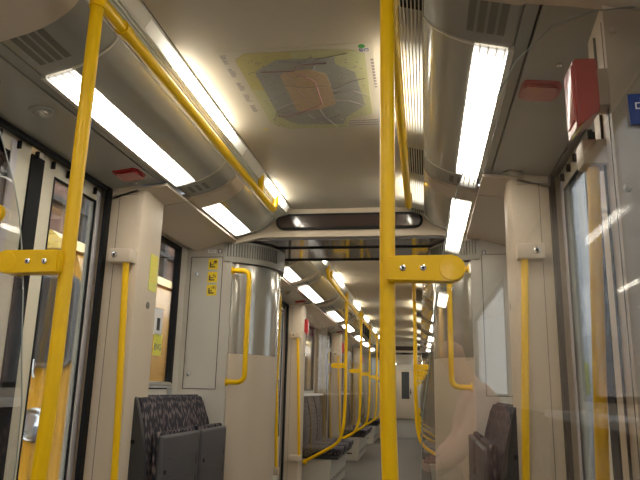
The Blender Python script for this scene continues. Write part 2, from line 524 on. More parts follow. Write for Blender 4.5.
reds = []
def red_box(s, y, label):
    """sloping red emergency handle housing on a door pillar"""
    if not reds:
        root = empty('emergency_handle')
        pr = [(.0, 1.715), (.03, 1.70), (.052, 1.675), (.052, 1.845), (.0, 1.845)]
        MB().prism([(x, z) for x, z in pr], 'y', -.045, .045, .004).build('housing', 'red', root)
        MB().box(.051, .055, -.035, .035, 1.70, 1.835, .0015).build('cover', 'red', root)
        MB().box(-.042, .002, -.02, .035, 1.74, 1.83).build('mount', 'beige', root, smooth=False)
        MB().prism([(.034, 1.696), (.050, 1.677), (.049, 1.675), (.033, 1.694)], 'y', -.02, .02).build('label_plate', 'ylabel', root)
        reds.append(root); o = root
    else: o = copy_tree(reds[0])
    m = CAR @ Matrix.Translation((s * (.845 if s > 0 else .83), y, 0))
    if s > 0: m = m @ Matrix.Scale(-1, 4, (1, 0, 0))
    o.matrix_world = m
    tag(o, label, 'emergency handle', 'red emergency handles on the door pillars')

rl = []
def red_lamp(s, y, label):
    if not rl:
        root = empty('door_warning_light')
        pr = [(-.06, -.05), (.045, -.05), (.06, -.03), (.06, .03), (.045, .05), (-.06, .05), (-.068, .03), (-.068, -.03)]
        MB().prism([(x * .92, y * 1.2) for x, y in pr], 'z', -.006, .004, .002).build('bezel', 'red', root)
        MB().prism([(x * .8, y) for x, y in pr], 'z', -.016, -.005, .004).build('lens', 'redlens', root)
        rl.append(root); o = root
    else: o = copy_tree(rl[0])
    o.matrix_world = CAR @ Matrix.Translation((s * .815, y, 2.004)) @ Matrix.Rotation(s * radians(6), 4, 'Y')
    tag(o, label, 'warning light', 'red warning lamps over the doors')

sp = []
def speaker(s, y, label):
    if not sp:
        root = empty('ceiling_speaker')
        MB().lathe([(.042, .004), (.042, -.004), (.036, -.007)], (0, 0, 0)).build('rim', 'header', root)
        MB().lathe([(.026, -.006), (.024, -.012), (.015, -.013)], (0, 0, 0)).build('dome', 'cover', root)
        sp.append(root); o = root
    else: o = copy_tree(sp[0])
    o.matrix_world = CAR @ Matrix.Translation((s * .83, y, 2.002)) @ Matrix.Rotation(s * radians(6), 4, 'Y')
    tag(o, label, 'ceiling speaker', 'round ceiling speakers over the doors')

SN = {-1: 'left', 1: 'right'}
def door_bay(Y0, where, poles=(True, True), arch_len=(.12, .12), red_far=False, det=True):
    """Y0..Y0+1.5: arch, slotted panel, long lamp, slotted panel, arch; doors both sides"""
    arch(Y0 - arch_len[0], Y0); arch(Y0 + 1.48, Y0 + 1.48 + arch_len[1])
    for s in (-1, 1):
        grey_panel(s, Y0, Y0 + .22, True); grey_panel(s, Y0 + 1.30, Y0 + 1.48, False)
        lamp(s, Y0 + .22, 1.08, 'long white fluorescent light over the %s-hand %s' % (SN[s], where))
        door(s, Y0 + .10, Y0 + 1.30)
        pillar(s, Y0 + 1.22, Y0 + 1.49, True); pillar(s, Y0 - .04, Y0 + .02, False)
        bar(s, Y0 + 1.19, 1, 'yellow bar on the far side of the %s-hand %s' % (SN[s], where))
        bar(s, Y0 + .11, -1, 'yellow bar on the near side of the %s-hand %s' % (SN[s], where))
        red_lamp(s, Y0 + (1.07 if s < 0 else .45), 'red warning lamp over the %s-hand %s' % (SN[s], where))
        if det:
            speaker(s, Y0 + (.42 if s < 0 else 1.21), 'round speaker over the %s-hand %s' % (SN[s], where))
        y = Y0 + (1.30 if s * (1 if not red_far else 1) < 0 else .0)
        if s < 0 and red_far: red_box(s, Y0 + 1.37 - .0, 'red emergency handle box on left pillar at the %s' % where)
        if s > 0: red_box(s, Y0 + .02, 'red emergency handle box on right pillar at the %s' % where)
    side_ledge(Y0 - 0, Y0 + 1.22, 'door'); side_ledge(Y0 + 1.22, Y0 + 1.48, 'seat')

WN = [0]
def seat_bay(y0, y1, blank=()):
    """windows and lower walls"""
    side_ledge(y0, y1, 'seat')
    for s in (-1, 1):
        nm = 'wall_left' if s < 0 else 'wall_right'
        def bx(b, x0, x1, *r): b.box(min(s * x0, s * x1), max(s * x0, s * x1), *r); return b
        if s in blank:
            b = MB(); bx(b, 1.03, 1.07, y0, y1, 0, 2.0)
            bx(b, 1.0, 1.03, y0, y1, 1.02, 1.06)
            put(struct(b.build(nm, 'beige', smooth=False)))
            continue
        b = MB(); bx(b, 1.03, 1.07, y0, y1, 0, 1.08); bx(b, 1.03, 1.07, y0, y1, 1.94, 2.0)
        wy0, wy1 = y0 + .08, y1 - .10
        bx(b, 1.03, 1.07, y0, wy0, 1.08, 1.94); bx(b, 1.03, 1.07, wy1, y1, 1.08, 1.94)
        o = put(struct(b.build(nm, 'wall', smooth=False)))
        WN[0] += 1
        g = MB(); t = .035
        bx(g, 1.026, 1.06, wy0, wy0 + t, 1.08, 1.94); bx(g, 1.026, 1.06, wy1 - t, wy1, 1.08, 1.94)
        bx(g, 1.026, 1.06, wy0 + t, wy1 - t, 1.92, 1.94); bx(g, 1.026, 1.06, wy0 + t, wy1 - t, 1.08, 1.10)
        w = put(struct(g.build('window_%d' % WN[0], 'black', smooth=False)))
        p = MB(); bx(p, 1.045, 1.05, wy0 + t, wy1 - t, 1.10, 1.92); p.build('window_pane', 'glass', w, smooth=False)
        l = MB(); bx(l, .90, 1.03, y0, y1, 1.02, 1.045); l.build('window_ledge', 'white', w, smooth=False)

def fill(y0, y1):
    for s in (-1, 1):
        grey_panel(s, y0, y1, False)

def floor(y0, y1):
    o = put(struct(MB().box(-1.08, 1.08, y0, y1, -.05, 0).build('floor', 'floor', smooth=False)))

# ------------------------------------------------------------ rails, poles, screens
def ceiling_rail(s, y0, y1, stubs, label, collars=(), ends=(True, True)):
    """(left-hand side drawn at -x) rail along the aisle with upturned ends"""
    root = put(empty('ceiling_grab_rail'), (s * .378, y0, 2.08))
    L = y1 - y0
    pts = []
    if ends[0]: pts += [(0, -.02, .125)]
    pts += [(0, 0, 0), (0, L, 0)]
    if ends[1]: pts += [(0, L + .05, .125)]
    MB().tube(pts, .0175, 16, fil=.05).build('rail', 'yellow', root)
    for y in stubs: MB().tube([(0, y - y0, 0), (0, y - y0, .125)], .0155, 14).build('hanger', 'yellow', root)
    for y in collars: MB().tube([(0, y - y0 - .02, 0), (0, y - y0 + .02, 0)], .0225, 16).build('collar', 'yellow', root)
    tag(root, label, 'grab rail')
    return root

pp = []
def pole(s, y, label, dirn=1):
    """aisle pole whose foot sweeps out to the wall pillar, with the paddle that clamps the glass"""
    if not pp:
        root = empty('grab_pole')
        MB().tube([(0, 0, 2.2), (0, 0, 2.06), (0, 0, 1.08), (-.014, 0, .72), (-.06, 0, .55), (-.27, 0, .43), (-.45, 0, .335)],
                  .0168, 20, fil=.10).build('pole', 'yellow', root)
        MB().tube([(0, 0, 2.035), (0, 0, 2.125)], .0205, 20).build('collar', 'yellow', root)
        MB().lathe([(.03, 0), (.03, .03), (.02, .03)], (-.44, 0, .34), 'x').build('foot_socket', 'yellow', root)
        # paddle
        h = .0275
        out = [(0, -h), (0, h)] + [(-.135 - h * sin(a), h * cos(a)) for a in [pi * k / 10 for k in range(11)]]
        pd = MB().prism(out, 'y', -.037, -.001, .004).build('clamp_paddle', 'yellow', root)
        for v in pd.data.vertices: v.co.z += 1.36
        for x in (-.034, -.076):
            sw = MB().lathe([(.0065, -.0370), (.0065, -.0395), (.004, -.0405)], (x, 0, 1.36), 'y', 14).build('screw', 'screw', pd)
            MB().lathe([(.003, -.0403), (.0025, -.0410)], (x, 0, 1.36), 'y', 6).build('socket', 'black', sw)
        MB().lathe([(.0262, -.0375), (.0262, -.0382), (.0255, -.0388)], (-.134, 0, 1.36), 'y', 28).build('clamp_disc', 'yellow', pd)
        pp.append(root); o = root
    else: o = copy_tree(pp[0])
    put(o, (s * .376, y, 0), -s)
    if dirn < 0: o.matrix_world = o.matrix_world @ Matrix.Scale(-1, 4, (0, 1, 0))
    tag(o, label, 'grab pole', 'tall yellow poles along the aisle')
    return o

sg = []
def screen(s, y, label):
    if not sg:
        e = [(.80, .40), (.62, .48), (.50, .57), (.448, .68), (.442, .93), (.446, 1.05), (.463, 1.164), (.48, 1.31), (.50, 1.42), (.517, 1.495),
             (.545, 1.58), (.60, 1.71), (.667, 1.835), (.75, 1.915), (.84, 1.945), (.97, 1.95)]
        e = [v for v in e]
        pts = e + [(.97, .40)]
        root = empty('glass_screen')
        MB().prism([(-x, z) for x, z in pts], 'y', -.003, .003).build('pane', 'screen', root, smooth=False)
        ed = MB().tube([(-x, 0, z) for x, z in e], .0015, 6).build('polished_edge', 'glassedge', root)
        sg.append(root); o = root
    else: o = copy_tree(sg[0])
    put(o, (s * 0, y, 0), -s)
    tag(o, label, 'glass screen', 'glass draught screens beside the doors')
    return o

gh = []
def portal_handle(s, y, facing, label):
    if not gh:
        root = empty('gangway_handle')
        MB().tube([(-.705, 0, 1.80), (-.60, 0, 1.80), (-.60, 0, 1.13), (-.705, 0, 1.13)], .0155, 14, fil=.07).build('handle', 'yellow', root)
        for z in (1.80, 1.13):
            MB().lathe([(.024, 0), (.024, .008), (.02, .008)], (-.712, 0, z), 'x').build('mount', 'yellow', root)
        gh.append(root); o = root
    else: o = copy_tree(gh[0])
    put(o, (0, y, 0), -s)
    tag(o, label, 'grab handle', 'bowed yellow handles at the gangways')

# ------------------------------------------------------------ gangway between cars
def gangway(ya, yb, name, sign=True):
    """bulkheads at ya and yb with a round turntable housing either side between them"""
    yc = (ya + yb) / 2 - .01
    for side_i, y, f in ((0, ya, -1), (1, yb, 1)):
        y2 = y - f * .05 if f < 0 else y - .05
        a, b_ = (y, y + .04) if f < 0 else (y - .04, y)
        o = MB()
        for s in (-1, 1): o.box(min(s * .73, s * 1.07), max(s * .73, s * 1.07), a, b_, 0, 1.99, .0)
        ob = put(struct(o.build('wall_%s_%s' % ('back' if f > 0 else 'front', name), 'wall', smooth=False)))
        t = MB()
        t.prism([(-1.07, 2.3), (-1.07, 1.97), (-.73, 1.98), (-.56, 2.02), (.56, 2.02), (.73, 1.98), (1.07, 1.97), (1.07, 2.3)], 'y', a, b_)
        t.build('bulkhead', 'beige', ob, smooth=False)
        # service hatch with thin outline
        if f < 0:
            for s in (-1, 1):
                h = MB()
                x0, x1, z0, z1 = .79, 1.0, 1.085, 1.90
                for q in ((x0, x0 + .004, z0, z1), (x1 - .004, x1, z0, z1), (x0, x1, z0, z0 + .004), (x0, x1, z1 - .004, z1)):
                    h.box(min(s * q[0], s * q[1]), max(s * q[0], s * q[1]), a - .002, a, q[2], q[3])
                h.build('hatch_outline', 'seam', ob, smooth=False)
                MB().lathe([(.011, 0), (.011, -.006), (.004, -.007)], (s * .955, a, 1.79), 'y', 6).build('hatch_lock', 'screw', ob)
                MB().lathe([(.012, 0), (.012, -.006), (.004, -.008)], (s * .965, a, 1.17), 'y', 14).build('hatch_lock', 'screw', ob)
    for s in (-1, 1):
        r = .37; cx = .88
        arc = [(cx - r * cos(t), min(yb - .02, max(ya + .02, yc + r * sin(t)))) for t in [-pi * .5 + pi * k / 24 for k in range(25)]]
        o = MB().prism([(s * x, y) for x, y in arc] + [(s * 1.02, yb - .02), (s * 1.02, ya + .02)], 'z', 0, 1.30).build('gangway_pillar', 'beige')
        put(o); o.name = 'trim_%d' % (NT[0] + 1); NT[0] += 1; struct(o)
        MB().prism([(s * x, y) for x, y in arc] + [(s * 1.02, yb - .02), (s * 1.02, ya + .02)], 'z', 1.30, 1.86).build('polished_panel', 'cyl', o)
        r2 = .395
        arc2 = [(cx - r2 * cos(t), yc + r2 * sin(t)) for t in [-pi * .42 + pi * .84 * k / 24 for k in range(25)]]
        MB().prism([(s * x, y) for x, y in arc2], 'z', 1.865, 2.0, .006).build('turntable_ring', 'cylring', o)
        rb = MB()
        for k in range(22):
            t = -pi * .40 + pi * .3 * k / 21
            x, y = cx - (r2 + .001) * cos(t), yc + (r2 + .001) * sin(t)
            rb.box(s * x - .003, s * x + .003, y - .003, y + .003, 1.90, 1.985)
        rb.build('bellows_ribs', 'seam', o, smooth=False)
    # glossy portal ceiling with two joints
    o = put(struct(MB().box(-1.07, 1.07, ya + .04, yb - .04, 2.01, 2.30).build('ceiling', 'portal', smooth=False)))
    j = MB()
    for y in (ya + .26, yb - .10): j.box(-.7, .7, y - .008, y + .008, 2.002, 2.01)
    j.build('portal_joint', 'black', o, smooth=False)
    put(struct(MB().box(-1.0, 1.0, ya - .15, yb + .15, -.08, -.002).build('floor', 'seam', smooth=False)))
    w = MB()
    for s in (-1, 1): w.box(min(s * 1.0, s * 1.045), max(s * 1.0, s * 1.045), ya + .04, yb - .04, 0, 2.0)
    put(struct(w.build('wall_gangway_%s' % name, 'black', smooth=False)))

def display(y, f, label):
    root = put(empty('destination_display'), (0, y, 2.113))
    def stad(w, h, n=12):
        r = h / 2
        return [(w / 2 - r + r * sin(t), r * cos(t)) for t in [pi * k / n for k in range(n + 1)]] + \
               [(-w / 2 + r - r * sin(t), -r * cos(t)) for t in [pi * k / n for k in range(n + 1)]]
    MB().prism(stad(.91, .10), 'y', -.022, -.0005, .004).build('frame', 'black', root)
    MB().prism(stad(.88, .072), 'y', -.024, -.0215).build('screen', 'display', root)
    for x in (-.37, .37):
        pass
    tag(root, label, 'display')
    if f > 0: root.matrix_world = root.matrix_world @ Matrix.Rotation(pi, 4, 'Z')
    return root

# ------------------------------------------------------------ seats
def seat_back_profile():
    # (x towards wall is negative) for a left-hand seat, wall at -1.0
    return [(-1.0, .45), (-.80, .45), (-.795, .62), (-.815, .82), (-.85, .95), (-.885, 1.02), (-.905, 1.035), (-.93, 1.035), (-1.0, 1.02)]
tip = []
def tip_up_bench(s, y0, label):
    """two folded seats in front of one shared patterned backrest"""
    if not tip:
        root = empty('folding_seat_bench')
        pr = [(-.86, .46), (-.735, .46), (-.735, .62), (-.745, .80), (-.77, .93), (-.795, 1.03), (-.815, 1.055), (-.84, 1.058), (-.86, 1.04)]
        L = .86
        o_ = MB().prism(pr, 'y', .03, L, .012).build('backrest', 'fabric', root)
        for v in o_.data.vertices:
            if v.co.y > .5: v.co.y += max(0, (1.06 - v.co.z)) * .22
        p2 = [(-.865, .30), (-.725, .30), (-.73, .62), (-.745, .80), (-.772, .935), (-.80, 1.04), (-.82, 1.058), (-.865, 1.058)]
        sp_ = MB().prism(p2, 'y', .0, .03, .004).build('side_panel', 'side', root)
        MB().lathe([(.010, 0), (.010, -.004), (.007, -.005)], (-.80, 0, .86), 'y', 12).build('side_bolt', 'black', sp_)
        for k, (a, b) in enumerate(((.04, .52), (.55, .97))):
            cu = MB().box(-.735, -.705, a + .015, b - .01, .47, .90, .012, 3).build('seat_cushion', 'fabric', root)
            shl = MB().box(-.708, -.68, a, b, .45, .885, .0145, 4).build('seat_shell', 'shell', root)
            rb = MB()
            for z in (.55, .69, .78):
                rb.box(-.6805, -.677, a + .09, b - .03, z, z + .005)
                rb.box(-.6805, -.677, b - .045, b - .04, z - .05, z - .01)
            rb.build('shell_ribs', 'shell', shl, smooth=False)
            MB().lathe([(.010, 0), (.010, .003), (.006, .003)], (-.680, a + .045, .73), 'x', 14).build('shell_bolt', 'black', shl)
        MB().box(-.76, -.69, .0, .98, .40, .445, .005).build('pivot_beam', 'side', root)
        MB().box(-1.0, -.86, .22, .98, .0, 1.018, .004).build('base_box', 'wall', root)
        tip.append(root); o = root
    else: o = copy_tree(tip[0])
    put(o, (0, y0, 0), -s)
    tag(o, label, 'folding seats', 'folded tip-up seats')

sb = []
def bench_seat(s, y, label):
    if not sb:
        root = empty('train_seat')
        pr = [(-.99, .46), (-.86, .46), (-.85, .62), (-.865, .82), (-.895, .95), (-.915, 1.015), (-.94, 1.03), (-.99, 1.02)]
        MB().prism(pr, 'y', -.232, .232, .014).build('backrest', 'fabric', root)
        MB().box(-.88, -.44, -.23, .23, .40, .475, .025, 3).build('cushion', 'fabric', root)
        MB().box(-.86, -.46, -.22, .22, .36, .405, .01).build('seat_pan', 'side', root)
        sb.append(root); o = root
    else: o = copy_tree(sb[0])
    put(o, (0, y, 0), -s)
    tag(o, label, 'train seat', 'patterned bench seats along the walls')
bxx = {}
def seat_box(s, y0, L, label):
    k = round(L, 2)
    if k not in bxx:
        root = empty('underseat_cabinet')
        MB().prism([(-1.03, 0), (-.56, 0), (-.53, .36), (-1.03, .36)], 'y', 0, L, .006).build('casing', 'wall', root)
        b = MB()
        b.box(-.80, -.66, -.002, .002, .10, .125)
        b.build('end_vent', 'seam', root, smooth=False)
        b = MB()
        for q in range(int(L / .22)):
            b.box(-.556, -.548, .12 + q * .22, .24 + q * .22, .10, .112); b.box(-.555, -.545, .12 + q * .22, .24 + q * .22, .13, .142)
        b.build('side_vents', 'seam', root, smooth=False)
        bxx[k] = root; o = root
    else: o = copy_tree(bxx[k])
    put(o, (0, y0, 0), -s)
    tag(o, label, 'cabinet', 'white boxes under the bench seats')

ORD = ['first', 'second', 'third']
def bench(y0, y1, where, sides=(-1, 1)):
    for s in sides:
        n = int((y1 - y0) / .47)
        g = (y1 - y0) / n
        seat_box(s, y0, y1 - y0, 'white box under the %s-hand bench %s' % (SN[s], where))
        for k in range(n):
            w = 'nearest' if k == 0 else 'farthest' if k == n - 1 else ['', 'second', 'third', 'fourth', 'fifth'][k] + '-nearest'
            bench_seat(s, y0 + (k + .5) * g, 'dark seat, %s on %s bench %s' % (w, SN[s], where))

# ============================================================ CAR ONE (the camera's)
CAR = I4
floor(-5.0, 3.75)
ceiling(-5.0, 3.75)
A0 = 1.40
door_bay(A0, 'doors nearest the camera', arch_len=(.26, .15), red_far=False)
# beyond the doors: multi-purpose bay with folding seats
seat_bay(2.89, 3.75)
for s in (-1, 1):
    lamp(s, 3.04, .64, 'short white fluorescent light over the %s-hand folding seats' % SN[s])
    grey_panel(s, 3.02, 3.04, False); fill_ = None
for s in (-1, 1): grey_panel(s, 3.68, 3.75, False)
# bay where the camera is
seat_bay(.10, 1.36)
seat_bay(-1.9, .10, blank=(1,))  # unseen right wall made solid, keeping bright windows out of the screen reflection
seat_bay(-5.0, -1.9)
for s in (-1, 1):
    lamp(s, -.15, 1.08, 'white fluorescent light behind the camera over the %s-hand bench' % SN[s])
    lamp(s, -1.60, 1.08, 'white fluorescent light second behind the camera on the %s' % SN[s])
    lamp(s, -3.05, 1.08, 'white fluorescent light third behind the camera on the %s' % SN[s])
    lamp(s, -4.50, 1.08, 'white fluorescent light fourth behind the camera on the %s' % SN[s])
    for a_, b_ in ((-5.0, -4.51), (-3.41, -3.06), (-1.96, -1.61), (-.51, -.16), (.94, 1.15)): grey_panel(s, a_, b_, False)
put(struct(MB().box(-1.07, 1.07, -5.05, -5.0, 0, 2.3).build('wall_back', 'beige', smooth=False)))
bench(-1.75, .95, 'behind the camera', sides=(-1,))
# right-hand bench behind the camera, shorter
seat_box(1, -1.75, 1.41, 'white box under the right-hand bench behind the camera')
for k in range(3):
    bench_seat(1, -1.515 + .47 * k, 'dark patterned seat, %s on right-hand bench behind the camera' % ['farthest back', 'middle', 'frontmost'][k])

ceiling_rail(-1, -.2, 3.36, [3.05], 'yellow ceiling rail on the left above the folding seats', collars=[1.28, 1.50])
ceiling_rail(1, -.2, 3.36, [3.05], 'yellow ceiling rail on the right just behind the central pole', collars=[1.24, 1.44])
lp = pole(-1, 1.34, 'yellow pole at the left edge, leaning in front of the left doors')
rp = pole(1, 1.34, 'tall yellow pole nearest the camera in the middle of the picture')
LS = screen(-1, 1.347, 'glass screen cut off by the left edge, clamped by the left yellow pole')
screen(1, 1.347, 'large reflective glass screen on the right, clamped by the central yellow pole')
tip_up_bench(-1, 2.70, 'folded grey tip-up seats with patterned backrest under the left window')
tip_up_bench(1, 2.70, 'folded grey tip-up seats seen through the glass screen on the right')
for s in (-1, 1):
    portal_handle(s, 3.70, 1, 'bowed yellow handle %s' % ('beside the sticker hatch on the left' if s < 0 else 'behind the glass screen on the right'))
gangway(3.75, 4.50, 'first')
display(3.75, -1, 'long dark destination display in black oval frame above the nearest gangway')

# lean-on handle on the window ledge
root = put(empty('ledge_handle'), (-.935, 2.98, 1.045))
MB().tube([(0, 0, 0), (0, 0, .06), (0, .42, .06), (0, .42, 0)], .016, 12, fil=.04).build('tube', 'steel', root)
tag(root, 'grey metal handle on the ledge of the left window', 'handle')

# small hexagonal bolts in the headers
for s, y, w in ((-1, 1.60, 'near end of the left door header'), (-1, 2.57, 'far end of the left door header'),
                (1, 1.69, 'near end of the right door header'), (1, 2.57, 'far end of the right door header')):
    o = MB().lathe([(.009, .003), (.009, -.004), (.005, -.005)], (0, 0, 0), 'z', 6).build('header_bolt', 'screw')
    o.matrix_world = Matrix.Translation((s * .835, y, 1.9995)); tag(o, 'small steel hexagonal bolt at the %s' % w, 'bolt', 'bolts in the door headers')

lp.matrix_world = Matrix.Translation((.004, 0, .012)) @ lp.matrix_world
rp.matrix_world = Matrix.Translation((0, 0, -.010)) @ rp.matrix_world

# ------------------------------------------------------------ stickers
def sticker(name, x0, x1, z0, z1, y, m, label, cat='sticker', group=None, face='cam'):
    root = empty(name, ((x0 + x1) / 2, y, (z0 + z1) / 2))
    w, h = x1 - x0, z1 - z0
    if face == 'cam': MB().box(-w / 2, w / 2, -.001, .0, -h / 2, h / 2).build('backing', m, root, smooth=False)
    tag(root, label, cat, group)
    return root

def picto(kind, z, label):
    r = sticker('seat_priority_sticker', -.885, -.821, z - .034, z + .034, 3.7485, 'ysticker', label, group='yellow seat stickers on the hatch')
    b = MB()
    b.box(-.021, -.013, -.002, -.001, -.022, .012); b.box(-.021, .014, -.002, -.001, -.022, -.014); b.box(-.013, .004, -.002, -.001, -.008, -.002)
    b.build('seat_mark', 'blackp', r, smooth=False)
    b = MB()
    def ring(cx, cz, rr): b.tube([(cx + rr * cos(t), -.0015, cz + rr * sin(t)) for t in [2 * pi * k / 14 for k in range(15)]], .0012, 4)
    if kind == 'pram':
        ring(.006, .004, .004); ring(.019, .004, .004); b.prism([(.002, .010), (.023, .010), (.019, .022), (.010, .022), (.006, .017)], 'y', -.002, -.001)
        b.box(.022, .026, -.002, -.001, .012, .022)
    elif kind == 'wheelchair':
        ring(.012, .003, .008); b.box(.006, .009, -.002, -.001, .003, .021); b.box(.008, .018, -.002, -.001, .010, .013); b.box(.017, .024, -.002, -.001, .0, .003)
    else:
        ring(.002, .013, .007); ring(.020, .013, .007); b.box(.002, .018, -.002, -.001, .019, .022); b.prism([(.008, .010), (.011, .010), (.017, .022), (.014, .022)], 'y', -.002, -.001)
    b.build('pictogram', 'blackp', r, smooth=False)
picto('pram', 1.852, 'top yellow sticker on the left hatch, seat and pram')
picto('wheelchair', 1.769, 'middle yellow sticker on the left hatch, seat and wheelchair')
picto('bicycle', 1.687, 'bottom yellow sticker on the left hatch, seat and bicycle')
r = sticker('number_label', -.893, -.838, 1.925, 1.945, 3.7485, 'white', 'small white number label above the left hatch')
text_obj('label_text', '4963-2', .014, 'greyp', r, Matrix.Translation((0, -.0012, 0)) @ FACE_CAM)
r = sticker('square_label', -.825, -.798, 1.922, 1.948, 3.7485, 'greyp', 'small dark square label above the left hatch')
MB().box(-.006, .006, -.002, -.001, -.009, .009).build('mark', 'white', r, smooth=False)
r = sticker('square_label', .793, .818, 1.895, 1.921, 3.7485, 'greyp', 'small dark square label at the top left of the right-hand hatch')
MB().box(-.004, .004, -.002, -.001, -.009, .007).build('mark', 'white', r, smooth=False)
# yellow notice on the left pillar (faces the aisle)
root = empty('pillar_notice', (-.8105, 2.79, 1.62))
MB().box(-.001, .001, -.045, .045, -.09, .085).build('backing', 'ylabel', root, smooth=False)
b = MB()
for k in range(7):
    z = .065 - k * .018; b.box(.001, .0018, -.03 + (k % 3) * .004, .028 - (k % 2) * .01, z, z + .006)
b.build('text_lines', 'ysticker', root, smooth=False)
root.matrix_world = Matrix.Translation((-.8125, 2.79, 1.62)) @ Matrix.Rotation(radians(1.5), 4, 'Z')
tag(root, 'narrow yellow notice on the aisle face of the left door pillar', 'sticker')
# first aid sign on the near right pillar
root = empty('first_aid_sign', (.925, 1.339, 1.70))
MB().box(-.034, .075, .0, .002, -.036, .034).build('backing', 'bluesign', root, smooth=False)
def cross(a, w):
    pts = [(-w, -a), (w, -a), (w, -w), (a, -w), (a, w), (w, w), (w, a), (-w, a), (-w, w), (-a, w), (-a, -w), (-w, -w)]
    return [(p[0] - .002, p[1] + .006) for p in pts]
MB().prism(cross(.0185, .0075), 'y', -.001, .0).build('cross_outline', 'white', root, smooth=False)
MB().prism(cross(.0160, .0050), 'y', -.0018, -.001).build('cross_fill', 'bluesign', root, smooth=False)
MB().prism([(.03, -.02), (.05, -.024), (.066, .0), (.055, .016), (.036, .008)], 'y', -.001, .0).build('hand_mark', 'white', root, smooth=False)
tag(root, 'blue first aid sticker with white outlined cross on the right-hand panel', 'sign')
# stickers on the first left window
root = empty('white_notice', (-1.043, 3.42, 1.455))
MB().box(-.001, .001, -.055, .055, -.075, .075).build('paper', 'white', root, smooth=False)
MB().box(.001, .002, -.02, .02, -.05, .02).build('print', 'blackp', root, smooth=False)
tag(root, 'small white notice on the glass of the left window', 'sticker')
root = empty('operator_sticker', (-1.043, 3.435, 1.32))
MB().box(-.001, .001, -.055, .055, -.055, .065).build('backing', 'ylabel', root, smooth=False)
text_obj('logo', 'BVG', .052, 'greyp', root, Matrix.Translation((.0015, 0, -.01)) @ FACE_RIGHT)
tag(root, 'yellow sticker with three letters on the glass of the left window', 'sticker')

# ------------------------------------------------------------ the network map on the ceiling
root = empty('network_map', (0, 2.15, 2.2))
def flat(name, pts, m, z, parent=root):
    return MB().prism([(x, y - 2.15) for x, y in pts], 'z', z - .0006, z, 0).build(name, m, parent, smooth=False)
outer = [(-.18, 1.905), (-.137, 1.865), (.141, 1.873), (.227, 1.884), (.269, 1.918), (.257, 2.388), (.16, 2.429), (.135, 2.512), (-.11, 2.503), (-.179, 2.441)]
inner = [(-.133, 1.995), (-.1, 1.965), (-.036, 1.917), (.162, 1.923), (.162, 1.971), (.223, 2.032), (.235, 2.304), (.148, 2.408), (.129, 2.474), (-.061, 2.46), (-.095, 2.425), (-.13, 2.365)]
peach = [(-.048, 2.027), (-.022, 2.003), (.062, 1.994), (.12, 2.035), (.124, 2.193), (.12, 2.279), (.051, 2.321), (-.019, 2.328), (-.043, 2.323)]
flat('sheet', [(-.235, 1.845), (.30, 1.845), (.30, 2.53), (-.235, 2.53)], 'map_s', -.0002)
flat('outer_zone', outer, 'map_y', -.0010)
flat('green_zone', [(.02, 1.872), (.141, 1.873), (.227, 1.884), (.269, 1.918), (.257, 2.388), (.16, 2.429), (.135, 2.512), (-.11, 2.503), (-.179, 2.441), (-.180, 2.12), (.0, 2.2)], 'map_g', -.0014)
flat('inner_zone', inner, 'map_b', -.0020)
flat('centre_zone', peach, 'map_p', -.0026)
def lines(name, ls, r, m):
    b = MB()
    for l in ls: b.tube([(x, y - 2.15, -.0034) for x, y in l], r, 4)
    return b.build(name, m, root, smooth=False)
lines('main_routes', [[(-.112, 1.993), (.007, 2.002), (.038, 1.967), (.044, 1.959), (.132, 1.955)],
      [(.01, 2.012), (.07, 2.084), (.068, 2.268), (.008, 2.316), (-.09, 2.376), (-.134, 2.371)]], .0016, 'map_line')
import random
rnd = random.Random(4)
tl = [[(.126, 2.247), (.177, 2.256), (.23, 2.304)], [(.014, 2.407), (.081, 2.408), (.13, 2.374)], [(-.154, 2.225), (-.056, 2.167)], [(-.128, 1.996), (-.117, 2.089), (-.079, 2.148)],
      [(-.048, 2.10), (.02, 2.13), (.124, 2.12)], [(-.02, 2.003), (.0, 2.15), (.02, 2.32)], [(.124, 2.16), (.20, 2.10), (.255, 2.08)], [(.05, 2.32), (.06, 2.40), (.10, 2.50)],
      [(-.04, 2.25), (-.12, 2.30), (-.16, 2.42)], [(.12, 2.19), (.20, 2.17), (.25, 2.22)], [(.08, 1.994), (.10, 1.93), (.21, 1.90)], [(-.03, 1.93), (.06, 1.94), (.09, 1.90)], [(-.11, 2.33), (-.02, 2.34), (.05, 2.46)]]
lines('thin_routes', tl, .0012, 'map_thin')
b = MB()
for k in range(150):
    x = rnd.uniform(-.165, .245); y = rnd.uniform(1.89, 2.49); w = rnd.uniform(.004, .012)
    b.box(x, x + w, y - 2.15, y - 2.15 + .003, -.0034, -.0028)
b.build('station_names', 'map_thin', root, smooth=False)
b = MB()
for y in (1.87, 1.965, 2.07, 2.165, 2.26):
    for r_ in range(7):
        b.box(-.225, -.225 + rnd.uniform(.012, .024), y - 2.15 + r_ * .009, y - 2.15 + r_ * .009 + .0035, -.0012, -.0004)
for r_ in range(3):
    b.box(.15, .275, 2.445 - 2.15 + r_ * .022, 2.445 - 2.15 + r_ * .022 + .007, -.0012, -.0004)
for k in range(10): b.box(.284, .294, -.20 + k * .022, -.20 + k * .022 + .012, -.0012, -.0004)
b.build('legend_text', 'map_thin', root, smooth=False)
MB().lathe([(.012, -.0012), (.012, -.0004)], (.262, -.285, 0), 'z', 16).build('rail_logo', 'green', root, smooth=False)
UP = Matrix.Rotation(pi, 4, 'X')
text_obj('logo_letters', 'DB', .026, 'bluep', root, Matrix.Translation((.268, -.262, -.001)) @ Matrix.Rotation(pi, 4, 'Y'))
MB().box(-.228, -.208, .345, .355, -.0014, -.0004).build('legend_square', 'ysticker', root, smooth=False)
tag(root, 'pale transit network map with coloured zones stuck on the ceiling', 'map')

